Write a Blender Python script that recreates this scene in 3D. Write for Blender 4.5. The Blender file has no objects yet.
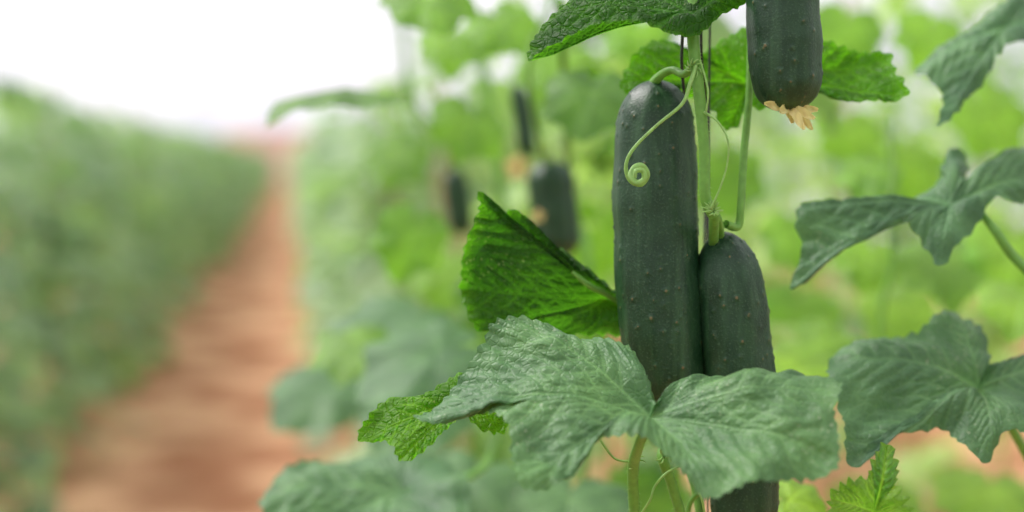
import bpy, math, random
import numpy as np
from mathutils import Vector, noise
random.seed(7); rng=np.random.default_rng(7)
FP=1422.2
A=math.atan(222/FP); PI_=math.atan(96/FP)
CAM=np.array([0,0,1.3])
f=np.array([math.sin(A)*math.cos(PI_),math.cos(A)*math.cos(PI_),-math.sin(PI_)])
r_=np.array([math.cos(A),-math.sin(A),0.0]); u_=np.cross(r_,f)
def P(px,py,d):
    px=np.asarray(px,float);py=np.asarray(py,float);d=np.asarray(d,float)
    return CAM+f*d[...,None]+r_*((px-512)/FP*d)[...,None]+u_*((256-py)/FP*d)[...,None]
scene=bpy.context.scene
cd=bpy.data.cameras.new('camera'); cam=bpy.data.objects.new('camera',cd); scene.collection.objects.link(cam)
from mathutils import Matrix
M=Matrix(((r_[0],u_[0],-f[0],0),(r_[1],u_[1],-f[1],0),(r_[2],u_[2],-f[2],1.3),(0,0,0,1)))
cam.matrix_world=M
cd.sensor_width=36; cd.lens=50; cd.clip_start=0.02; cd.clip_end=300
cd.dof.use_dof=True; cd.dof.focus_distance=0.89; cd.dof.aperture_fstop=2.1; cd.dof.aperture_blades=0
scene.camera=cam
try:
    scene.view_settings.view_transform='Standard'; scene.view_settings.look='None'
except Exception: pass
# ---------------- node helpers
def newmat(name):
    m=bpy.data.materials.new(name); m.use_nodes=True; nt=m.node_tree; nt.nodes.clear()
    return m,nt
def nd(nt,t,**k):
    n=nt.nodes.new(t)
    for a,b in k.items():
        if a in n.inputs: n.inputs[a].default_value=b
        else: setattr(n,a,b)
    return n
def lk(nt,a,b): nt.links.new(a,b)
def mix(nt,fac,c1,c2,blend='MIX'):
    n=nt.nodes.new('ShaderNodeMix'); n.data_type='RGBA'; n.blend_type=blend
    for i,v in ((0,fac),(6,c1),(7,c2)):
        if hasattr(v,'type') and hasattr(v,'is_linked'): nt.links.new(v,n.inputs[i])
        else: n.inputs[i].default_value=v if i==0 else (*v,1) if len(v)==3 else v
    return n.outputs[2]
def mrange(nt,v,a,b,c=0,d=1):
    n=nt.nodes.new('ShaderNodeMapRange'); nt.links.new(v,n.inputs[0])
    n.inputs[1].default_value=a;n.inputs[2].default_value=b;n.inputs[3].default_value=c;n.inputs[4].default_value=d
    return n.outputs[0]
def math_(nt,op,a,b=0.0):
    n=nt.nodes.new('ShaderNodeMath'); n.operation=op
    for i,v in ((0,a),(1,b)):
        if hasattr(v,'is_linked'): nt.links.new(v,n.inputs[i])
        else: n.inputs[i].default_value=v
    return n.outputs[0]
def attr(nt,name):
    n=nt.nodes.new('ShaderNodeAttribute'); n.attribute_name=name; return n.outputs['Fac']
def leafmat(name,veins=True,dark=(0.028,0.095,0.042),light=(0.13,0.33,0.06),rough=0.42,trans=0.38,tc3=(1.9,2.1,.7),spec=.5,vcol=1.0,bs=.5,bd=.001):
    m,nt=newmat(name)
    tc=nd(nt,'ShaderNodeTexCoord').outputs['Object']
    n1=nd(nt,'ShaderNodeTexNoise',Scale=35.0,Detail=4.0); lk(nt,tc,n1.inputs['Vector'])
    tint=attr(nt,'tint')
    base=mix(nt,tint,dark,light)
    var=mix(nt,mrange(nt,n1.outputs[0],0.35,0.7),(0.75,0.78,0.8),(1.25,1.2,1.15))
    base=mix(nt,1.0,base,var,'MULTIPLY')
    out=nd(nt,'ShaderNodeOutputMaterial')
    pr=nd(nt,'ShaderNodeBsdfPrincipled',Roughness=rough)
    pr.inputs['Specular IOR Level'].default_value=spec
    bump=nd(nt,'ShaderNodeBump'); bump.inputs['Strength'].default_value=bs; bump.inputs['Distance'].default_value=bd
    n2=nd(nt,'ShaderNodeTexNoise',Scale=260.0,Detail=5.0,Roughness=0.6); lk(nt,tc,n2.inputs['Vector'])
    if veins:
        vm=attr(nt,'vmain'); vs=attr(nt,'vsec')
        a=mrange(nt,vm,0.6,2.6,1,0); b=mrange(nt,vs,0.2,1.9,0.6,0)
        v=math_(nt,'MAXIMUM',a,b)
        vo=nd(nt,'ShaderNodeTexVoronoi',Scale=190.0); vo.feature='DISTANCE_TO_EDGE'
        nv=nd(nt,'ShaderNodeTexNoise',Scale=60.0); lk(nt,tc,nv.inputs['Vector'])
        va=nt.nodes.new('ShaderNodeVectorMath'); va.operation='MULTIPLY_ADD'
        lk(nt,nv.outputs['Color'],va.inputs[0]); va.inputs[1].default_value=(0.008,)*3; lk(nt,tc,va.inputs[2])
        lk(nt,va.outputs[0],vo.inputs['Vector'])
        cell=mrange(nt,vo.outputs['Distance'],0.0,0.16,1,0)
        vc0=mix(nt,1.0,base,(1.9*vcol,1.7*vcol,1.9*vcol),'MULTIPLY'); vc1=mix(nt,1.0,base,(2.7*vcol,2.3*vcol,2.5*vcol),'MULTIPLY')
        base=mix(nt,math_(nt,'MULTIPLY',cell,0.22),base,vc0)
        base=mix(nt,math_(nt,'MULTIPLY',v,0.5),base,vc1)
        n3=nd(nt,'ShaderNodeTexNoise',Scale=420.0,Detail=2.0); lk(nt,tc,n3.inputs['Vector'])
        n4=nd(nt,'ShaderNodeTexNoise',Scale=14.0,Detail=2.0); lk(nt,tc,n4.inputs['Vector'])
        sp=math_(nt,'MULTIPLY',mrange(nt,n3.outputs[0],0.64,0.70),mrange(nt,n4.outputs[0],0.52,0.64))
        base=mix(nt,math_(nt,'MULTIPLY',sp,0.5),base,(0.5,0.55,0.42))
        h=math_(nt,'ADD',math_(nt,'MULTIPLY',v,-1.1),math_(nt,'MULTIPLY',cell,-0.6))
        h=math_(nt,'ADD',h,math_(nt,'MULTIPLY',n2.outputs[0],0.7))
        lk(nt,h,bump.inputs['Height'])
    else:
        lk(nt,n2.outputs[0],bump.inputs['Height'])
    lk(nt,base,pr.inputs['Base Color']); lk(nt,bump.outputs[0],pr.inputs['Normal'])
    tr=nd(nt,'ShaderNodeBsdfTranslucent'); 
    tc2=mix(nt,1.0,base,tc3,'MULTIPLY'); lk(nt,tc2,tr.inputs['Color']); lk(nt,bump.outputs[0],tr.inputs['Normal'])
    ms=nd(nt,'ShaderNodeMixShader'); ms.inputs[0].default_value=trans
    lk(nt,pr.outputs[0],ms.inputs[1]); lk(nt,tr.outputs[0],ms.inputs[2]); lk(nt,ms.outputs[0],out.inputs[0])
    return m
MAT_LEAF=leafmat('leaf_veined',dark=(0.04,0.13,0.045),light=(0.22,0.46,0.05),trans=.45,tc3=(2.1,2.2,.8))
MAT_SHEEN=leafmat('leaf_sheen_top',dark=(0.068,0.165,0.068),light=(0.2,0.42,0.10),rough=.48,trans=.2,spec=.40,bs=.5)  # lighter greyish leaf copy, its sheen put into the base colour
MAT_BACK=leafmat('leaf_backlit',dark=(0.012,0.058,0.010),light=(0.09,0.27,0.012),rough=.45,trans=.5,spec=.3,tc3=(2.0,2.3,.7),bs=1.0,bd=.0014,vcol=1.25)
MAT_HAZY=leafmat('leaf_row_hazy',False,dark=(0.155,0.265,0.155),light=(0.31,0.47,0.20),rough=0.42,trans=0.34,tc3=(1.7,1.85,1.15))  # distance haze put into the leaf colour as paler, greyer greens
MAT_ROW=leafmat('leaf_row',False,dark=(0.16,0.29,0.14),light=(0.38,0.56,0.18),rough=0.40,trans=0.46,tc3=(1.8,1.9,.95))
def simple(name,col,rough=0.5,nscale=0,amp=0.2,bumpd=0.0,spec=0.5,trans=0):
    m,nt=newmat(name); out=nd(nt,'ShaderNodeOutputMaterial'); pr=nd(nt,'ShaderNodeBsdfPrincipled',Roughness=rough)
    pr.inputs['Specular IOR Level'].default_value=spec
    tc=nd(nt,'ShaderNodeTexCoord').outputs['Object']
    n=nd(nt,'ShaderNodeTexNoise',Scale=nscale or 50.0,Detail=4.0); lk(nt,tc,n.inputs['Vector'])
    c=mix(nt,mrange(nt,n.outputs[0],0.3,0.7),tuple(x*(1-amp) for x in col),tuple(min(1,x*(1+amp)) for x in col))
    lk(nt,c,pr.inputs['Base Color'])
    if bumpd:
        b=nd(nt,'ShaderNodeBump'); b.inputs['Distance'].default_value=bumpd; lk(nt,n.outputs[0],b.inputs['Height']); lk(nt,b.outputs[0],pr.inputs['Normal'])
    if trans:
        tr=nd(nt,'ShaderNodeBsdfTranslucent'); lk(nt,c,tr.inputs[0]); ms=nd(nt,'ShaderNodeMixShader'); ms.inputs[0].default_value=trans
        lk(nt,pr.outputs[0],ms.inputs[1]); lk(nt,tr.outputs[0],ms.inputs[2]); lk(nt,ms.outputs[0],out.inputs[0])
    else: lk(nt,pr.outputs[0],out.inputs[0])
    return m
MAT_STEM=simple('stem_green',(0.22,0.48,0.09),0.4,220,0.12,0.0003,trans=0.25)
MAT_TENDRIL=simple('tendril_green',(0.36,0.62,0.18),0.4,200,0.15,trans=0.2)
MAT_STRING=simple('twine_dark',(0.05,0.055,0.05),0.8,300,0.3)
MAT_PETAL=simple('wilted_petal',(0.98,0.84,0.40),0.6,150,0.10,0.0005,trans=0.4)
MAT_FLOWER=simple('yellow_flower',(0.85,0.68,0.30),0.6,80,0.2,trans=0.3)
MAT_STEEL=simple('galvanised_steel',(0.75,0.76,0.78),0.4,20,0.05)
MAT_STAKE=simple('bamboo_stake',(0.45,0.33,0.20),0.7,30,0.2)
# cucumber material
m,nt=newmat('cucumber_skin'); MAT_CUC=m
tc=nd(nt,'ShaderNodeTexCoord').outputs['Object']
n1=nd(nt,'ShaderNodeTexNoise',Scale=60.0,Detail=5.0); lk(nt,tc,n1.inputs[0])
n2=nd(nt,'ShaderNodeTexNoise',Scale=700.0,Detail=3.0); lk(nt,tc,n2.inputs[0])
mp=nd(nt,'ShaderNodeMapping'); mp.inputs['Scale'].default_value=(1,1,.08); lk(nt,tc,mp.inputs[0])
n5=nd(nt,'ShaderNodeTexNoise',Scale=160.0,Detail=3.0); lk(nt,mp.outputs[0],n5.inputs[0])
c=mix(nt,mrange(nt,n1.outputs[0],0.3,0.7),(0.006,0.034,0.011),(0.019,0.062,0.026))
c=mix(nt,mrange(nt,n5.outputs[0],0.50,0.75,0,0.5),c,(0.055,0.135,0.058))
c=mix(nt,mrange(nt,n2.outputs[0],0.55,0.70,0,0.4),c,(0.08,0.15,0.08))
w=attr(nt,'wart')
c=mix(nt,mrange(nt,w,0.15,0.5,0,0.2),c,(0.05,0.11,0.045))
c=mix(nt,mrange(nt,w,0.55,0.82,0,0.75),c,(0.20,0.14,0.06))
c=mix(nt,mrange(nt,attr(nt,'tip'),0.0,1.0,0,0.35),c,(0.10,0.18,0.06))
pr=nd(nt,'ShaderNodeBsdfPrincipled',Roughness=0.38); pr.inputs['Specular IOR Level'].default_value=0.42
lk(nt,c,pr.inputs['Base Color'])
lk(nt,mrange(nt,n1.outputs[0],0.3,0.7,0.34,0.48),pr.inputs['Roughness'])
b=nd(nt,'ShaderNodeBump'); b.inputs['Distance'].default_value=0.0006; b.inputs['Strength'].default_value=0.55
lk(nt,n2.outputs[0],b.inputs['Height']); lk(nt,b.outputs[0],pr.inputs['Normal'])
out=nd(nt,'ShaderNodeOutputMaterial'); lk(nt,pr.outputs[0],out.inputs[0])
# film
m,nt=newmat('greenhouse_film'); MAT_FILM=m
tr=nd(nt,'ShaderNodeBsdfTransparent')
tl=nd(nt,'ShaderNodeBsdfTranslucent'); 
tc=nd(nt,'ShaderNodeTexCoord').outputs['Object']
n=nd(nt,'ShaderNodeTexNoise',Scale=0.3,Detail=3.0); lk(nt,tc,n.inputs[0])
k_=mrange(nt,n.outputs[0],0.38,0.62)
fc=mix(nt,k_,(0.68,0.67,0.74),(0.85,0.84,0.88)); lk(nt,fc,tl.inputs[0]); lk(nt,fc,tr.inputs[0])
ms=nd(nt,'ShaderNodeMixShader'); ms.inputs[0].default_value=0.18
lk(nt,tr.outputs[0],ms.inputs[1]); lk(nt,tl.outputs[0],ms.inputs[2])
out=nd(nt,'ShaderNodeOutputMaterial'); lk(nt,ms.outputs[0],out.inputs[0])
# soil
m,nt=newmat('red_soil'); MAT_SOIL=m
tc=nd(nt,'ShaderNodeTexCoord').outputs['Object']
n=nd(nt,'ShaderNodeTexNoise',Scale=1.8,Detail=6.0); lk(nt,tc,n.inputs[0])
n2=nd(nt,'ShaderNodeTexNoise',Scale=14.0,Detail=6.0); lk(nt,tc,n2.inputs[0])
c=mix(nt,mrange(nt,n.outputs[0],0.44,0.60),(0.40,0.18,0.10),(0.78,0.47,0.29))
c=mix(nt,mrange(nt,n2.outputs[0],0.3,0.7),mix(nt,1.0,c,(0.78,0.76,0.74),'MULTIPLY'),c)
pr=nd(nt,'ShaderNodeBsdfPrincipled',Roughness=1.0); pr.inputs['Specular IOR Level'].default_value=.1; lk(nt,c,pr.inputs['Base Color'])
b=nd(nt,'ShaderNodeBump'); b.inputs['Distance'].default_value=0.02; lk(nt,n2.outputs[0],b.inputs['Height']); lk(nt,b.outputs[0],pr.inputs['Normal'])
out=nd(nt,'ShaderNodeOutputMaterial'); lk(nt,pr.outputs[0],out.inputs[0])
MAT_CLAY=simple('distant_clay',(0.72,0.54,0.46),0.9,2,0.15)  # pinkish colour for the hazy clay at the far end
# ---------------- mesh helpers
def mkobj(name,V,F,mat,attrs=None,parent=None,smooth=True):
    me=bpy.data.meshes.new(name)
    V=np.asarray(V,dtype=np.float32)
    if isinstance(F,np.ndarray) and F.ndim==2:
        k=F.shape[1]
        me.vertices.add(len(V)); me.vertices.foreach_set('co',V.ravel())
        me.loops.add(F.size); me.loops.foreach_set('vertex_index',F.astype(np.int32).ravel())
        me.polygons.add(len(F)); me.polygons.foreach_set('loop_start',np.arange(0,F.size,k,dtype=np.int32))
        me.update(calc_edges=True); me.validate()
    else:
        me.from_pydata(V.tolist(),[],F)
    if smooth: me.polygons.foreach_set('use_smooth',[True]*len(me.polygons))
    if attrs:
        for k,v in attrs.items():
            a=me.attributes.new(k,'FLOAT','POINT'); a.data.foreach_set('value',np.asarray(v,dtype=np.float32))
    me.materials.append(mat)
    o=bpy.data.objects.new(name,me); scene.collection.objects.link(o)
    if parent: o.parent=parent
    return o
def empty(name,loc=(0,0,0)):
    o=bpy.data.objects.new(name,None); scene.collection.objects.link(o); return o
def catmull(pts,n,closed=False):
    pts=np.asarray(pts,float); k=len(pts)
    segs=k if closed else k-1
    t=np.linspace(0,segs,n,endpoint=not closed)
    i=np.minimum(t.astype(int),segs-1); s=(t-i)[:,None]
    if closed: g=lambda j: pts[j%k]
    else: g=lambda j: pts[np.clip(j,0,k-1)]
    p0,p1,p2,p3=g(i-1),g(i),g(i+1),g(i+2)
    return 0.5*((2*p1)+(-p0+p2)*s+(2*p0-5*p1+4*p2-p3)*s**2+(-p0+3*p1-3*p2+p3)*s**3)
def gridfaces(n,rings,base=1):
    F=[]
    i=np.arange(n); j=(i+1)%n
    for r in range(rings-1):
        F.append(np.stack([r*n+i,r*n+j,(r+1)*n+j,(r+1)*n+i],1))
    return np.concatenate(F)
def segdist(p,a,b):
    ab=b-a; t=np.clip(((p-a)@ab)/max(1e-9,ab@ab),0,1)
    return np.linalg.norm(p-(a+t[:,None]*ab),axis=1), t
def veins(p2,C2,tips,unit=1.0):
    vm=np.full(len(p2),99.0); vs=np.full(len(p2),99.0)
    for T in tips:
        T=np.asarray(T,float); L=np.linalg.norm(T-C2); d,t=segdist(p2,C2,T)
        vm=np.minimum(vm,d/unit+1.6*t)
        dr=(T-C2)/L
        for fr in np.arange(0.16,0.92,0.13):
            for sg in (-1,1):
                ff=fr+0.05*sg
                a=C2+(T-C2)*ff; ang=sg*math.radians(48)
                d2=np.array([dr[0]*math.cos(ang)-dr[1]*math.sin(ang),dr[0]*math.sin(ang)+dr[1]*math.cos(ang)])
                ln=L*0.42*(1.05-ff*0.75)
                mid=a+d2*ln*0.5; d3=d2*0.8+dr*0.35
                e=mid+d3*ln*0.55
                q,_=segdist(p2,a,mid); vs=np.minimum(vs,q/unit)
                q,tt=segdist(p2,mid,e); vs=np.minimum(vs,q/unit+tt*0.8)
    return vm,vs
def serrate(o2,amp,period,seed):
    nx=np.roll(o2,-1,0)-np.roll(o2,1,0); nrm=np.stack([nx[:,1],-nx[:,0]],1); nrm/=np.linalg.norm(nrm,axis=1)[:,None]+1e-9
    area=0.5*np.sum(o2[:,0]*np.roll(o2[:,1],-1)-np.roll(o2[:,0],-1)*o2[:,1])
    if area<0: nrm=-nrm
    seg=np.linalg.norm(np.roll(o2,-1,0)-o2,axis=1); s=np.concatenate([[0],np.cumsum(seg)[:-1]])
    tot=seg.sum(); cnt=max(6,round(tot/period)); rg=np.random.default_rng(seed)
    edges=np.sort((np.arange(cnt)+rg.uniform(-0.25,0.25,cnt))/cnt*tot)
    idx=np.searchsorted(edges,s)-1
    e0=edges[idx%cnt]; e1=edges[(idx+1)%cnt]
    w=np.where(e1>e0,e1-e0,e1+tot-e0); x=np.where(s>=e0,s-e0,s+tot-e0)/w
    tooth=np.where(x<0.65,x/0.65,(1-x)/0.35)
    amps=rg.uniform(0.6,1.3,cnt)[idx%cnt]
    return o2+nrm*((tooth-0.4)*amp*amps)[:,None]
def noisev(V,scale,off=0.0):
    return np.array([noise.noise(Vector((v[0]*scale+off,v[1]*scale,v[2]*scale))) for v in V])
def hero_leaf(center,pts,tips,tint,bulge=0.006,wave=0.006,pucker=0.0022,N=360,rings=70,samp=4.0,sper=13,seed=1,name='cucumber_leaf',curl=0.0,mat=None,edge=0.0):
    C=np.array(center,float); pts=np.array(pts,float)
    o=catmull(pts,N*4,True)
    seg=np.linalg.norm(np.diff(o[:,:2],axis=0,append=o[:1,:2]),axis=1); s=np.concatenate([[0],np.cumsum(seg)])
    tt=np.linspace(0,s[-1],N,endpoint=False); oo=np.vstack([o,o[:1]])
    o=np.stack([np.interp(tt,s,oo[:,k]) for k in range(3)],1)
    o[:,:2]=serrate(o[:,:2],samp,sper,seed)
    rr=np.concatenate([[0.002],np.linspace(0.02,1,rings-1)])
    G=(C[None,None]+(o-C)[None]*rr[:,None,None]).reshape(-1,3)
    R=np.repeat(rr,N)
    W=P(G[:,0],G[:,1],G[:,2])
    ow=W[-N:]; cw=P(C[0],C[1],C[2])
    e=ow-cw; nrm=np.sum(np.cross(e,np.roll(e,-1,0)),0); nrm/=np.linalg.norm(nrm)
    if np.dot(nrm,f)>0: nrm=-nrm
    C2=C[:2]; tp=[pts[i][:2] if isinstance(i,int) else i for i in tips]
    vm,vs=veins(G[:,:2],C2,tp)
    off=bulge*np.sin(np.pi*np.clip(R,0,1))*0.9 - curl*R**3
    off+=pucker*(1-np.exp(-(np.minimum(vm,vs+2)/7.0)**2))
    nz=noisev(W,22,seed*3.1); nz2=noisev(W,60,seed*5.7)
    off+=wave*R*nz*1.6+wave*0.45*R*nz2
    W=W+nrm*off[:,None]
    F=gridfaces(N,rings)
    return mkobj(name,W,F,mat or MAT_LEAF,{'vmain':vm,'vsec':vs,'tint':np.clip(tint+0.12*nz+edge*np.clip((R-.9)/.1,0,1),0,1)})
CAN_T=np.radians([0,14,28,42,54,66,80,95,108,122,140,158,170,180])
CAN_R=np.array([1.0,.90,.80,.86,.93,.82,.73,.79,.83,.75,.72,.66,.48,.14])
def canon(N,seed=0,amp=0.035,per=0.16):
    th=np.linspace(-np.pi,np.pi,N,endpoint=False); rg=np.random.default_rng(seed)
    R=np.interp(np.abs(th),CAN_T,CAN_R)*(1+0.05*np.sin(th*2+rg.uniform(0,6)))
    o=np.stack([R*np.sin(th),R*np.cos(th)],1)
    return serrate(o,amp,per,seed)
def canon_leaf(N,rings,seed,droop=0.3,fold=0.25,amp=0.035,per=0.16,wav=0.06):
    o=canon(N,seed,amp,per); rr=np.concatenate([[0.01],np.linspace(1/rings,1,rings-1)])
    G=(o[None]*rr[:,None,None]).reshape(-1,2)
    rad2=(G**2).sum(1)
    z=-droop*rad2+fold*np.abs(G[:,0])*0.6*(1-0.4*np.abs(G[:,0]))
    th=np.arctan2(G[:,0],G[:,1]); rg=np.random.default_rng(seed+50)
    z+=wav*np.sin(th*5+rg.uniform(0,6))*rad2+wav*0.6*np.sin(th*9+rg.uniform(0,6))*rad2
    return np.stack([G[:,0],G[:,1],z],1),gridfaces(N,rings),G
def medium_leaf(px,py,d,Rm,up_ang,tilt,tint,seed,yaw=0,droop=0.3,name='cucumber_leaf'):
    V,F,G=canon_leaf(120,22,seed,droop)
    S=Rm
    L=V*S
    a=math.radians(up_ang)
    Rz=np.array([[math.cos(a),math.sin(a),0],[-math.sin(a),math.cos(a),0],[0,0,1]])
    t=math.radians(-tilt); Rx=np.array([[1,0,0],[0,math.cos(t),-math.sin(t)],[0,math.sin(t),math.cos(t)]])
    y=math.radians(yaw); Ry=np.array([[math.cos(y),0,math.sin(y)],[0,1,0],[-math.sin(y),0,math.cos(y)]])
    L=L@(Ry@Rx@Rz).T
    B=np.stack([r_,u_,-f],0)
    W=P(px,py,d)+L@B
    tips=[(math.sin(t0)*R0,math.cos(t0)*R0) for t0,R0 in ((0,.95),(0.94,.88),(-0.94,.88),(1.88,.78),(-1.88,.78))]
    vm,vs=veins(G,np.zeros(2),tips,unit=0.00064/S*1.0)
    mt=MAT_SHEEN if tint<.25 else MAT_LEAF
    return mkobj(name,W,F,mt,{'vmain':vm,'vsec':vs,'tint':np.full(len(W),tint)})
def tube_data(pts,rad,n=80,sides=12,ridge=0.0):
    c=catmull(pts,n); rad=np.interp(np.linspace(0,1,n),np.linspace(0,1,len(np.atleast_1d(rad))),np.atleast_1d(rad))
    T=np.gradient(c,axis=0); T/=np.linalg.norm(T,axis=1)[:,None]+1e-12
    ref=np.array([0.3,0.9,0.1])
    U=np.cross(T[0],ref); U/=np.linalg.norm(U); Us=[]
    for k in range(n):
        U=U-T[k]*np.dot(U,T[k]); U/=np.linalg.norm(U)+1e-12; Us.append(U.copy())
    Us=np.array(Us); Ws=np.cross(T,Us)
    th=np.arange(sides)/sides*2*np.pi
    rr=1+ridge*np.cos(th*5)
    V=c[:,None]+rad[:,None,None]*((rr*np.cos(th))[None,:,None]*Us[:,None]+(rr*np.sin(th))[None,:,None]*Ws[:,None])
    V=V.reshape(-1,3); F=gridfaces(sides,n)
    return V,F
def merge(parts):
    V=[];F=[];o=0
    for v,q in parts: V.append(v);F.append(q+o);o+=len(v)
    return np.concatenate(V),np.concatenate(F)
def ptube(pp,rpx,n=80,sides=14,ridge=0.05):
    pp=np.array(pp,float); W=P(pp[:,0],pp[:,1],pp[:,2]); d=pp[:,2].mean()
    return tube_data(W,np.atleast_1d(rpx)*d/FP,n,sides,ridge)
def cucumber(axis,rpx,e0,e1,seed,name='cucumber',nw=180,prof=None,nl=260,ns=220,wh=0.0009):
    pp=np.array(axis,float); W=P(pp[:,0],pp[:,1],pp[:,2]); d=pp[:,2].mean(); Rm=rpx*d/FP
    x=np.linspace(0,1,nl); xx=0.5-0.5*np.cos(np.pi*x); xx=0.55*xx+0.45*x
    c0=catmull(W,400); s=np.concatenate([[0],np.cumsum(np.linalg.norm(np.diff(c0,axis=0),axis=1))]); L=s[-1]; s/=L
    c=np.stack([np.interp(xx,s,c0[:,k]) for k in range(3)],1)
    rad=np.ones(nl)
    a=np.clip((e0-xx)/e0,0,1); rad*=(1-a**2.3)**0.5
    a=np.clip((xx-(1-e1))/e1,0,1); rad*=(1-a**2.3)**0.5
    if prof: rad*=np.interp(xx,np.linspace(0,1,len(prof)),prof)
    rad=np.maximum(rad,0.012)*Rm
    T=np.gradient(c0,axis=0); T/=np.linalg.norm(T,axis=1)[:,None]
    T=np.stack([np.interp(xx,s,T[:,k]) for k in range(3)],1); T/=np.linalg.norm(T,axis=1)[:,None]
    U=np.cross(T,np.array([0,1,0.0])); U/=np.linalg.norm(U,axis=1)[:,None]; Wv=np.cross(T,U)
    th=np.arange(ns)/ns*2*np.pi
    rg=np.random.default_rng(seed)
    ridge=1+0.015*np.cos(th*9+0.5)+0.012*np.cos(th*3+seed)+0.006*np.cos(5*th)
    D=np.cos(th)[None,:,None]*U[:,None]+np.sin(th)[None,:,None]*Wv[:,None]
    r2=rad[:,None]*ridge[None]
    r2=r2*(1+0.014*np.sin(xx*17+seed)[:,None]+0.012*np.sin(xx*31)[:,None]*np.cos(th)[None]+0.004*np.sin(xx*60+seed)[:,None]*np.cos(2*th)[None])
    lx=(xx*L)[:,None]+0*th[None]; la=th[None]*Rm+0*xx[:,None]
    wt=np.zeros((nl,ns)); per=2*np.pi*Rm
    for k in range(nw):
        cx=rg.uniform(0.03,0.97)*L; ca=(rg.integers(0,18)+rg.normal(0,0.16))/18*per; sz=rg.uniform(0.0011,0.0018)
        da=np.abs(la-ca%per); da=np.minimum(da,per-da)
        g=np.exp(-((lx-cx)**2+da**2)/(sz*sz)); wt=np.maximum(wt,g*rg.uniform(0.6,1.0))
    V=c[:,None]+D*(r2+wt*wh)[...,None]
    tip=np.clip((xx-0.93)/0.07,0,1)[:,None]+0*th[None]
    V=V.reshape(-1,3); F=gridfaces(ns,nl)
    return mkobj(name,V,F,MAT_CUC,{'wart':wt.ravel(),'tip':tip.ravel()})
# ---------------- hero fruit
cucumber([(657,80,.94),(656,130,.94),(657,250,.938),(664,340,.938),(671,414,.94)],42.5,0.14,0.13,3,prof=[.86,.92,.97,1,1,1,.98,.93,.86])
cucumber([(720,232,.935),(730,290,.93),(739,380,.93),(744,460,.93),(743,545,.93)],36.5,0.17,0.14,5,prof=[.8,.92,.98,1,1,.98,.92,.86])
cucumber([(776,-95,.90),(780,-40,.90),(784,20,.90),(789,112,.90)],36.5,0.17,0.16,9,prof=[.85,.95,1,1,1,.97,.9],nw=110)
cucumber([(548,160,1.5),(553,200,1.5),(560,258,1.5)],24,0.25,0.25,11,nw=40,nl=60,ns=60)
cucumber([(453,168,1.9),(458,200,1.9),(462,236,1.9)],13,0.3,0.3,12,nw=20,nl=50,ns=50)
cucumber([(515,85,1.6),(522,110,1.6),(528,158,1.6)],9,0.3,0.3,13,nw=20,nl=50,ns=50)
# ---------------- hero leaves
hero_leaf((650,418,.845),[(655,404,.86),(650,385,.868),(640,362,.875),(626,343,.88),(600,330,.885),(572,333,.89),(550,326,.893),(518,323,.895),(492,334,.89),(484,350,.885),(460,370,.87),(436,393,.855),(413,410,.845),(440,414,.84),(470,406,.845),(495,418,.835),(510,438,.82),(513,470,.80),(522,498,.79),(545,495,.79),(572,468,.795),(598,440,.81),(625,444,.805),(655,456,.80),(685,478,.79),(706,501,.78),(745,498,.78),(790,484,.785),(834,478,.79),(838,440,.80),(834,415,.81),(840,384,.82),(806,371,.845),(780,380,.86),(750,384,.868),(722,375,.875),(695,382,.872),(676,400,.862),(664,412,.852)],
  [(520,330),(440,402),(530,480),(706,490),(826,465),(825,390)],0.15,bulge=0.013,wave=0.009,pucker=0.0022,N=520,rings=100,samp=3.5,sper=12,seed=2,mat=MAT_SHEEN)
hero_leaf((462,402,.90),[(480,378,.91),(455,378,.91),(430,388,.905),(408,392,.90),(385,394,.895),(370,408,.885),(358,428,.88),(362,441,.875),(380,437,.875),(392,447,.87),(402,468,.865),(425,455,.87),(450,430,.88),(462,418,.885),(478,432,.88),(505,428,.885),(508,410,.895),(500,390,.905)],
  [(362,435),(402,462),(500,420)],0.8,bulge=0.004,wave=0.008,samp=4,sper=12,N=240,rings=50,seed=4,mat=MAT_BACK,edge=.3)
hero_leaf((604,298,.985),[(626,300,1.0),(606,287,.985),(590,272,.975),(566,252,.968),(542,240,.96),(522,212,.955),(506,216,.955),(494,212,.952),(477,190,.945),(479,214,.95),(466,246,.95),(463,290,.955),(474,327,.96),(500,326,.965),(532,331,.97),(562,336,.975),(590,333,.98),(628,330,.995)],
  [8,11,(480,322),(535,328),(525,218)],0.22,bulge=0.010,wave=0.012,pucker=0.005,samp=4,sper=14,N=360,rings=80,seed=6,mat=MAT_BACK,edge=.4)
hero_leaf((692,14,.885),[(694,38,.875),(676,30,.865),(645,22,.86),(608,27,.86),(572,32,.865),(546,46,.87),(528,60,.875),(534,32,.89),(552,10,.90),(590,-10,.92),(650,-30,.94),(710,-45,.95),(765,-22,.93),(748,2,.91),(722,16,.895),(706,32,.88)],
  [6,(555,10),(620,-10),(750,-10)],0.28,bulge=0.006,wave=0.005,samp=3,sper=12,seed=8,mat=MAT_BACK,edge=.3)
hero_leaf((748,84,1.0),[(744,108,.99),(736,128,.985),(722,131,.985),(712,116,.985),(695,98,.985),(665,88,.98),(640,95,.975),(620,92,.975),(628,68,.985),(648,50,.995),(665,45,1.0),(690,60,1.0),(712,50,1.0),(748,30,1.01),(790,38,1.0),(830,42,1.0),(868,52,1.0),(888,57,1.0),(892,75,.99),(905,100,.98),(880,104,.98),(850,106,.98),(828,98,.985),(800,92,.985),(775,105,.985),(760,112,.985)],
  [(625,85),(660,50),(730,126),(885,62),(898,98)],0.75,bulge=0.006,wave=0.008,pucker=.003,samp=4,sper=13,seed=10,mat=MAT_BACK,edge=.3)
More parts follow.
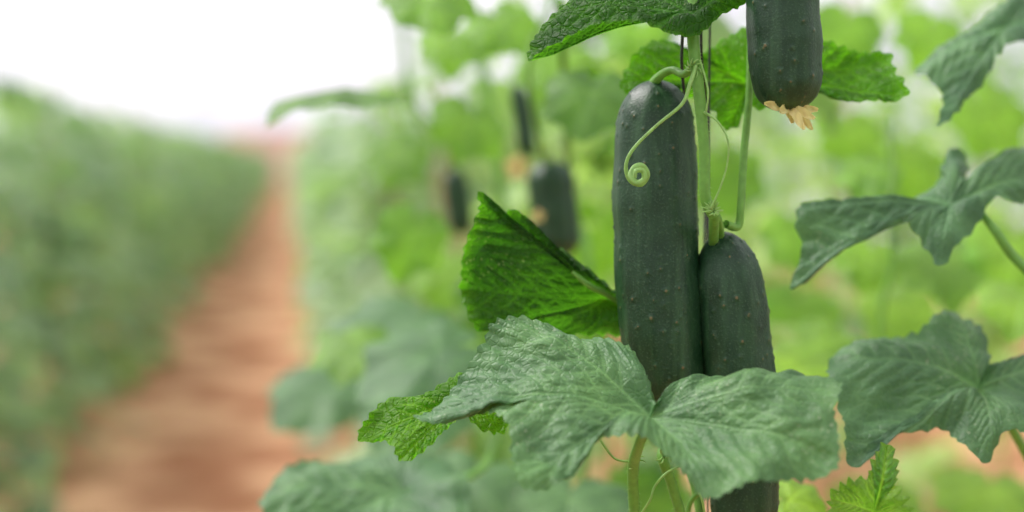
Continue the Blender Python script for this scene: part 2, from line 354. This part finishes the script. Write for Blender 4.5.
hero_leaf((950,205,1.03),[(1015,210,1.03),(992,204,1.02),(976,222,1.01),(958,240,1.0),(941,258,.99),(926,242,1.0),(905,222,1.01),(872,228,1.01),(850,250,1.0),(824,264,1.0),(790,284,.99),(802,256,1.01),(795,234,1.02),(806,208,1.03),(850,210,1.04),(882,212,1.05),(910,200,1.06),(934,186,1.07),(945,160,1.08),(956,151,1.08),(968,165,1.08),(966,186,1.06),(984,180,1.07),(1000,158,1.08),(1030,148,1.08),(1070,170,1.07),(1080,205,1.05),(1040,200,1.04)],
  [(795,278),(808,215),(941,252),(956,156),(1060,180)],0.0,bulge=0.008,wave=0.008,pucker=.0025,samp=3,sper=16,seed=12,mat=MAT_SHEEN)
hero_leaf((978,388,1.0),[(828,378,.98),(834,352,1.0),(852,341,1.01),(884,341,1.02),(915,338,1.03),(934,320,1.04),(960,314,1.05),(984,334,1.04),(992,352,1.02),(986,366,1.01),(1024,356,1.03),(1070,365,1.03),(1075,440,.96),(1030,440,.95),(1002,438,.95),(986,464,.94),(962,450,.95),(942,426,.96),(905,430,.95),(872,440,.945),(860,466,.935),(846,460,.94),(840,424,.96)],
  [(836,360),(856,460),(955,320),(1060,375),(985,455)],0.0,bulge=0.012,wave=0.010,pucker=.0025,samp=3,sper=14,seed=14,mat=MAT_SHEEN)
hero_leaf((1005,28,1.1),[(915,72,1.08),(940,54,1.1),(966,34,1.11),(1000,8,1.12),(1030,-10,1.13),(1075,0,1.12),(1075,45,1.09),(1030,44,1.08),(1003,52,1.07),(986,76,1.06),(966,95,1.05),(956,110,1.04),(938,126,1.03),(944,98,1.05),(936,84,1.06)],
  [(920,72),(942,120),(1060,20)],0.0,bulge=0.006,wave=0.008,samp=3,sper=16,seed=15,mat=MAT_SHEEN)
hero_leaf((405,492,1.18),[(262,503,1.15),(278,480,1.18),(310,464,1.2),(345,457,1.22),(400,462,1.23),(430,456,1.23),(458,470,1.2),(470,500,1.15),(455,560,1.1),(380,580,1.08),(300,560,1.1),(264,522,1.13)],
  [(270,500),(345,462),(300,550)],0.05,bulge=0.01,wave=0.01,samp=3,sper=16,seed=17,N=240,rings=50,mat=MAT_SHEEN)
hero_leaf((874,512,.86),[(828,500,.86),(846,484,.862),(866,478,.865),(874,462,.868),(887,443,.87),(893,462,.868),(892,482,.865),(899,496,.86),(908,520,.855),(900,545,.85),(865,555,.85),(836,535,.855)],
  [(832,500),(886,448),(905,520)],0.55,bulge=0.004,wave=0.006,pucker=.004,samp=9,sper=11,seed=19,N=300,rings=50)
ML=[(412,232,1.6,.055,200,20,.6,10),(592,92,1.35,.055,190,35,.3,0),(350,92,1.35,.078,250,78,.3,0),(425,-5,1.35,.055,160,50,.6,0),
(400,318,1.7,.09,220,60,.10,0),(330,385,1.8,.09,230,62,.08,10),(440,352,1.35,.085,240,60,.1,0),(360,345,1.5,.06,250,60,.55,0),(420,410,1.6,.08,215,62,.1,0),
(500,300,1.7,.07,180,20,.3,0),(470,120,1.7,.06,200,30,.6,20),(500,20,1.5,.05,150,40,.7,0),(560,330,1.5,.06,170,30,.5,0),
(870,255,1.6,.05,200,40,.8,0),(985,110,1.7,.065,150,30,.85,0),(1010,250,1.5,.06,200,30,.8,0),(800,370,1.3,.05,200,45,.85,0),(815,345,1.5,.06,120,50,.6,0),
(940,260,1.5,.06,180,50,.5,0),(850,130,1.9,.06,180,30,.9,0),(960,60,2.0,.06,180,30,.8,0),(570,500,1.25,.07,190,60,.15,0),(470,480,1.4,.08,200,60,.1,0),
(520,420,1.6,.07,180,50,.4,0),(870,170,1.5,.045,200,50,.6,0),(720,170,1.8,.07,170,30,.6,0),(600,230,1.9,.07,190,20,.8,0),(790,500,1.05,.03,100,50,.75,0),(930,30,1.6,.05,200,30,.9,0),
(1020,300,1.4,.05,200,50,.8,0),(650,480,1.7,.06,170,40,.5,0),(400,150,2.2,.07,200,40,.5,0),(560,60,2.0,.08,200,40,.7,0),
(880,500,1.9,.08,180,55,.6,0),(990,490,1.7,.08,200,60,.7,0),(800,230,1.7,.06,170,35,.8,0),(845,25,1.7,.06,200,30,.8,0),(910,160,1.8,.06,190,35,.9,0),(450,40,1.9,.06,180,40,.8,0),
(800,310,2.0,.08,190,35,.7,0),(900,310,2.1,.08,170,35,.8,0),(450,270,2.1,.07,190,35,.7,0),(640,30,1.9,.06,190,35,.8,0)]
for i,(px,py,d,R,ua,ti,tn,yw) in enumerate(ML): medium_leaf(px,py,d,R,ua,ti,tn,30+i,yw)
# ---------------- vine
vine=empty('cucumber_vine')
S=[ptube([(690,-60,.90),(692,0,.895),(693,42,.89),(699,95,.888),(704,150,.888),(705,196,.89),(714,216,.895)],[6,6,6,5.8,5.4,5.4,6]),
 ptube([(714,212,.895),(719,222,.91),(720,238,.928)],[4,3.6,5],20),
 ptube([(760,-60,.95),(752,20,.95),(749,95,.94),(744,150,.935),(741,200,.93),(738,226,.93),(726,224,.92)],[4,4,3.8,3.8,3.8,4,4]),
 ptube([(714,214,.895),(712,300,.975),(708,400,.985),(690,450,.96),(700,512,.95),(705,600,.95)],[5,4.5,4.5,5,4.5,4.5]),
 ptube([(652,88,.94),(660,76,.925),(672,70,.915),(684,74,.905),(694,66,.895)],[7,4.4,3.8,3.8,4],30),
 ptube([(650,420,.85),(640,442,.87),(633,470,.90),(635,520,.92),(640,600,.93)],[4,5,5.5,5.5,5.5],40),
 ptube([(690,600,.93),(684,530,.92),(672,485,.91),(662,455,.905),(668,440,.93)],[5.5,5.2,5,5,4],40),
 ptube([(700,640,.93),(688,520,.93),(700,490,.92),(705,470,.92)],[3,2.5,2.5,2],40),
 ptube([(572,272,.960),(590,286,.963),(612,297,.972),(660,330,1.0),(705,360,.99)],[1.5,3,3.5,3.5,4],40),
 ptube([(980,212,1.03),(996,232,1.02),(1012,255,1.02),(1045,290,1.02),(1100,360,1.05)],[3,4.5,4.8,5,5],40),
 ptube([(978,388,1.0),(1000,410,1.02),(1040,480,1.04),(1080,560,1.05)],[3,4,5,5],40),
 ptube([(748,86,1.0),(752,60,.985),(751,20,.955)],[3,4,4],30),
 ptube([(788,-110,.90),(776,-92,.90),(755,-80,.93)],[4,4,4],20),
 ptube([(560,-20,1.35),(530,60,1.35),(540,140,1.4),(548,165,1.5)],[2.5,2.5,2.5,4],40),
 ptube([(430,90,1.8),(445,130,1.8),(453,170,1.9)],[2,2,3],20),
 ptube([(470,0,1.8),(500,180,1.8),(510,400,1.8),(500,620,1.8)],[5,5,5,5],40),
 ptube([(560,0,1.3),(572,200,1.6),(590,280,1.6),(580,560,1.6)],[4,4,4,4],40),
 ptube([(400,0,2.2),(410,90,2.2),(440,150,2.2)],[4,4,4],40),
 ptube([(890,120,1.5),(892,260,1.5),(880,340,1.5),(885,640,1.5)],[3,3,3,3],40),
 ptube([(405,492,1.18),(480,470,1.25),(500,420,1.4)],[3,4,4],30),
 ]
V,F=merge(S); mkobj('stems',V,F,MAT_STEM,parent=vine)
parts=[]
for k in range(26):
    a=random.uniform(0,6.28); x=714+9*math.cos(a)*random.uniform(.3,1.3); y=212+8*math.sin(a)
    parts.append(ptube([(714,214,.892),((714+x)/2,(212+y)/2-2,.886),(x+3*math.cos(a),y-4,.885)],[1.6,1.2,.3],8,6))
for (xx,yy,dd) in ((694,68,.89),(636,462,.90),(664,456,.90)):
    for k in range(9):
        a=random.uniform(0,6.28); parts.append(ptube([(xx,yy,dd),(xx+6*math.cos(a),yy+6*math.sin(a),dd-.006),(xx+10*math.cos(a+.4),yy+10*math.sin(a+.4),dd-.006)],[1.4,1,.3],8,6))
def prick(pp,rp,num):
    pp=np.array(pp,float); c=catmull(pp,num)
    for q in c:
        a=random.choice((-1,1)); d=random.uniform(-.002,.002)
        parts.append(ptube([(q[0]+a*rp*.8,q[1],q[2]+d),(q[0]+a*(rp+1.2),q[1]+.8,q[2]+d),(q[0]+a*(rp+2.4),q[1]+1.4,q[2]+d)],[.35,.2,.08],4,4))
prick([(693,42,.89),(699,95,.888),(704,150,.888),(705,196,.89)],5.4,45)
prick([(684,530,.92),(672,485,.91),(662,455,.905)],4.5,20); prick([(633,470,.90),(635,520,.92)],5,16)
V,F=merge(parts); mkobj('bracts_and_hairs',V,F,MAT_TENDRIL,parent=vine)
T=[ptube([(696,66,.885),(690,84,.88),(682,104,.878),(656,126,.878),(634,148,.878),(626,165,.88),(630,180,.882),(641,184,.882),(647,175,.88),(642,166,.877),(634,168,.874),(631,176,.872),(637,183,.87),(644,179,.869),(643,171,.868),(636,171,.866),(635,178,.866)],[2.2,2.0,1.8,1.6,1.7,1.9,2.6,3,3.2,3.2,3,3.2,3.2,3,2.8,2.4,1.6],260,8,0),
 ptube([(704,112,.885),(718,122,.88),(728,142,.878),(727,165,.88),(720,188,.882),(711,208,.885)],[1.4,1.1,1,1,1,1.3],80,8,0),
 ptube([(700,60,.885),(708,90,.88),(706,112,.882)],[1,1,1],30,8,0),
 ptube([(690,462,.90),(668,472,.89),(655,486,.89),(650,500,.89),(640,515,.9)],[1.4,1.2,1.2,1.2,1],50,8,0),
 ptube([(684,456,.90),(690,476,.89),(702,500,.89),(706,530,.9)],[1.4,1.2,1.2,1],50,8,0),
 ptube([(600,440,.90),(614,458,.90),(630,462,.90)],[1.2,1.2,1.2],30,8,0),
 ptube([(405,95,1.5),(420,120,1.5),(432,140,1.5),(428,158,1.5)],[2,2,1.5,1.5],50,8,0),
 ptube([(884,120,1.3),(893,160,1.3),(888,200,1.3)],[1.2,1.2,1],50,8,0)]
V,F=merge(T); mkobj('tendrils',V,F,MAT_TENDRIL,parent=vine)
ST=[ptube([(688,-150,.92),(683,20,.92),(682,70,.925),(688,120,.985)],[1.6,1.6,1.6,1.6],40,6,0),
 ptube([(703,-150,.93),(701,40,.93),(706,120,.985),(704,330,.985),(703,640,.985)],[1.5]*5,60,6,0),
 ptube([(712,-150,.95),(708,230,.975),(708,640,.975)],[1.2]*3,60,6,0)]
V,F=merge(ST); mkobj('support_twine',V,F,MAT_STRING,parent=vine)
fl=empty('wilted_cucumber_flower')
parts=[]
for k,(dx,dy,dd) in enumerate([(24,10,-.006),(14,20,-.012),(27,2,.004),(-22,-4,-.004),(4,14,.004),(22,20,.002),(-8,4,-.01)]):
    n=14; c=catmull([(788,108,.897),(788+dx*.45,108+dy*.3,.893+dd*.5),(788+dx*1.1,108+dy*1.1,.893+dd)],n)
    c=P(c[:,0],c[:,1],c[:,2]); w=np.sin(np.linspace(0.15,2.9,n))*0.0030
    dirv=c[-1]-c[0]; side=np.cross(dirv,f); side/=np.linalg.norm(side)
    cols=[]
    for s in np.linspace(-1,1,7):
        cols.append(c+side*(w*s)[:,None]-f*(0.0022*np.abs(s)*1.0+0.0012*np.sin(np.arange(n)*1.3+s*3+k))[:,None])
    V=np.stack(cols,1).reshape(-1,3); F=np.array([[a*7+b,a*7+b+1,(a+1)*7+b+1,(a+1)*7+b] for a in range(n-1) for b in range(6)])
    parts.append((V,F))
V,F=merge(parts); mkobj('petals',V,F,MAT_PETAL,parent=fl)
def blossom(px,py,d,R):
    parts=[]
    for k in range(5):
        a=k*2*math.pi/5+.3; V=[]
        for i in range(8):
            t=i/7
            for s in (-1,-.5,0,.5,1):
                w=math.sin(t*2.6+.3)*.38*R*s
                V.append((math.cos(a)*t*R-math.sin(a)*w,math.sin(a)*t*R+math.cos(a)*w,.35*R*t*t+abs(s)*.1*R))
        V=np.array(V); F=np.array([[i*5+j,i*5+j+1,(i+1)*5+j+1,(i+1)*5+j] for i in range(7) for j in range(4)])
        parts.append((P(px,py,d)+V@np.stack([r_,u_,-f],0),F))
    V,F=merge(parts); mkobj('cucumber_flower',V,F,MAT_FLOWER)
blossom(517,168,1.55,.015); blossom(538,216,1.45,.007)
# ---------------- background rows
def row(name,x0,x1,y0,y1,z0,z1,dens,smin,smax,mat,seed,tmin=0,tmax=1,step=.45,shrink=0.1,stems=True):
    rg=np.random.default_rng(seed); E=empty(name)
    tmpl=[canon_leaf(36,5,s,droop=.35,amp=.05,per=.2) for s in range(4)]
    ys=[];y=y0
    while y<y1:
        dn=dens*(1.0 if y<8 else 0.7 if y<16 else .5 if y<30 else .22)
        k=int(dn*.5); ys+=list(rg.uniform(y,min(y+.5,y1),k)); y+=.5
    ys=np.array(ys); K=len(ys)
    xs=rg.uniform(x0,x1,K); zs=z0+(z1-z0)*rg.uniform(0,1,K)**.85
    xs=(x0+x1)/2+(xs-(x0+x1)/2)*(1-shrink*((zs-z0)/(z1-z0)))+rg.normal(0,.02,K)
    sc=rg.uniform(smin,smax,K)*np.where(ys>30,1.9,np.where(ys>16,1.5,np.where(ys>8,1.2,1)))
    out=np.sign(xs-(x0+x1)/2+rg.normal(0,.1,K))
    az=rg.uniform(-1.2,1.2,K)
    tipd=np.stack([out*np.cos(az),np.sin(az),-rg.uniform(.0,1.0,K)],1); tipd/=np.linalg.norm(tipd,axis=1)[:,None]
    side=np.cross(tipd,np.array([0,0,1.0])); side/=np.linalg.norm(side,axis=1)[:,None]
    nr=np.cross(side,tipd)
    B=np.stack([side,tipd,nr],1)
    tint=np.clip(rg.beta(1.1,1.3,K)*(tmax-tmin)+tmin,0,1)
    Vs=[];Fs=[];Ts=[];o=0
    for k in range(4):
        idx=np.arange(k,K,4); V,F,_=tmpl[k]
        W=np.einsum('vj,kji->kvi',V,B[idx])*sc[idx][:,None,None]+np.stack([xs,ys,zs],1)[idx][:,None]
        n=len(V); Vs.append(W.reshape(-1,3)); Fs.append((F[None]+(np.arange(len(idx))*n)[:,None,None]).reshape(-1,4)+o); o+=n*len(idx)
        Ts.append(np.repeat(tint[idx],n))
    mkobj('leaves',np.concatenate(Vs),np.concatenate(Fs),mat,{'tint':np.concatenate(Ts)},parent=E)
    parts=[]; xm=(x0+x1)/2; sp=[]
    for y in np.arange(y0+.2,min(y1,30),step):
        j=lambda: rg.normal(0,.03)
        parts.append(tube_data(np.array([(xm+j(),y+j(),-.02),(xm+j(),y+j(),z1*.4),(xm+j(),y+j(),z1*.75),(xm+j(),y+j(),z1+.05)]),[.006,.006,.005,.003],10,6))
    V,F=merge(parts); mkobj('stems',V,F,MAT_STEM,parent=E)
    if not stems: return
    for y in np.arange(y0+.5,min(y1,40),1.8):
        sp.append(tube_data(np.array([(xm,y,-.05),(xm+.01,y,1.0),(xm,y,z1+.1)]),[.012,.012,.010],8,8))
    V,F=merge(sp); mkobj('stakes',V,F,MAT_STAKE,parent=E)
    fr=[]
    for k in range(int(max(1,(min(y1,12)-y0)*2.2))):
        y=rg.uniform(y0,min(y1,12)); x=rg.uniform(x0+.05,x1-.05); z=rg.uniform(z0+.2,z1-.2)
        fr.append(tube_data(np.array([(x,y,z),(x+.003,y,z-.01),(x+.004,y,z-.08),(x+.01,y,z-.15),(x+.01,y,z-.16)]),[.003,.016,.02,.018,.003],12,10))
    V,F=merge(fr); mkobj('fruits',V,F,MAT_CUC,{'wart':np.zeros(len(V)),'tip':np.zeros(len(V))},parent=E)
row('cucumber_plant_row',-1.55,-0.78,-4,74,.05,1.57,175,.06,.11,MAT_HAZY,1,.0,.95)
row('cucumber_plant_row',0.10,0.62,3.0,74,.10,1.5,120,.055,.10,MAT_HAZY,2,.1,1)
row('cucumber_plant_row',0.30,0.68,1.6,3.0,.3,2.05,95,.05,.09,MAT_ROW,12,0,1,stems=False)
row('cucumber_plant_row',0.36,0.70,-4,.15,.1,2.0,110,.05,.09,MAT_ROW,22,.1,.8,stems=False)  # unseen row stretch beside the camera, added to block light from the right
row('cucumber_plant_row',1.65,2.15,-3,60,.36,1.87,95,.06,.11,MAT_ROW,3,.0,1)
row('cucumber_plant_row',3.1,3.7,2.5,60,.3,1.87,75,.07,.12,MAT_ROW,4,.0,1)
row('cucumber_plant_row',-3.1,-2.4,2,60,.1,1.5,50,.07,.12,MAT_HAZY,5,.1,.8)
row('cucumber_plant_row',4.7,5.3,4,60,.4,1.8,45,.08,.13,MAT_ROW,6,.2,1)
# ---------------- ground
YE=80
gx=np.linspace(-9,9,150); gy=np.concatenate([np.linspace(-6,14,140),np.linspace(14.4,YE,70)])
X,Y=np.meshgrid(gx,gy); Z=np.zeros_like(X)
for xc in (-1.23,.41,1.9,3.4,-2.75,5.0): Z+=0.06*np.exp(-((X-xc)/.28)**2)
Z+=.008*np.sin(X*9+Y*3)*np.sin(Y*7)
V=np.stack([X,Y,Z-.03],-1).reshape(-1,3); n=len(gx)
F=np.array([[a*n+b,a*n+b+1,(a+1)*n+b+1,(a+1)*n+b] for a in range(len(gy)-1) for b in range(n-1)])
mkobj('ground',V,F,MAT_SOIL)
# ---------------- greenhouse shell
HW=9.0;SH=2.4;PK=5.0
th=np.linspace(0,math.pi,41)
arch=np.stack([HW*np.cos(th),SH+(PK-SH)*np.sin(th)],1)
ys=np.linspace(-6,YE,30)
V=np.array([(x,y,z) for y in ys for x,z in arch]); n=len(arch)
F=np.array([[a*n+b,a*n+b+1,(a+1)*n+b+1,(a+1)*n+b] for a in range(len(ys)-1) for b in range(n-1)])
mkobj('ceiling',V,F,MAT_FILM)
def quad(name,pts,mat): return mkobj(name,np.array(pts,float),np.array([[0,1,2,3]]),mat,smooth=False)
quad('wall_right',[(HW,-6,-.05),(HW,YE,-.05),(HW,YE,SH),(HW,-6,SH)],MAT_FILM)
quad('wall_left',[(-HW,-6,-.05),(-HW,YE,-.05),(-HW,YE,SH),(-HW,-6,SH)],MAT_FILM)
for nm,y in (('wall_back',YE),('wall_front',-6)):
    V=[(x,y,z) for x,z in [(HW,-.05)]+[tuple(a) for a in arch]+[(-HW,-.05)]]
    mkobj(nm,V,[list(range(len(V)))],MAT_FILM,smooth=False)
quad('far_clay_panel_1',[(-3.6,YE-.08,-.05),(1.6,YE-.08,-.05),(1.6,YE-.08,2.9),(-3.6,YE-.08,2.9)],MAT_CLAY)  # added panel standing in for hazy distant clay behind the path
parts=[]
for y in np.arange(-5,YE,4.0):
    h=np.array([(HW-.05,y,-.05),(HW-.05,y,1.2)]+[((HW-.05)*math.cos(t),y,SH+(PK-.05-SH)*math.sin(t)) for t in np.linspace(0,math.pi,25)]+[(-HW+.05,y,1.2),(-HW+.05,y,-.05)])
    parts.append(tube_data(h,[.025],90,8))
for x,z in ((0,PK-.1),(4.5,4.55),(-4.5,4.55)):
    parts.append(tube_data(np.array([(x,-6,z),(x,12,z),(x,YE,z)]),[.02],6,8))
V,F=merge(parts); mkobj('greenhouse_frame',V,F,MAT_STEEL)
# ---------------- light
w=bpy.data.worlds.new('world'); scene.world=w; w.use_nodes=True
bg=w.node_tree.nodes['Background']; bg.inputs[0].default_value=(0.99,0.985,1.0,1); bg.inputs[1].default_value=1.25
sd=bpy.data.lights.new('sun','SUN'); sd.energy=7.0; sd.angle=math.radians(28); sd.color=(1,.96,.87)
so=bpy.data.objects.new('sun',sd); scene.collection.objects.link(so)
d=Vector((0.6,-0.4,-1.0)).normalized(); so.rotation_euler=d.to_track_quat('-Z','Y').to_euler()
so.location=(0,5,8)
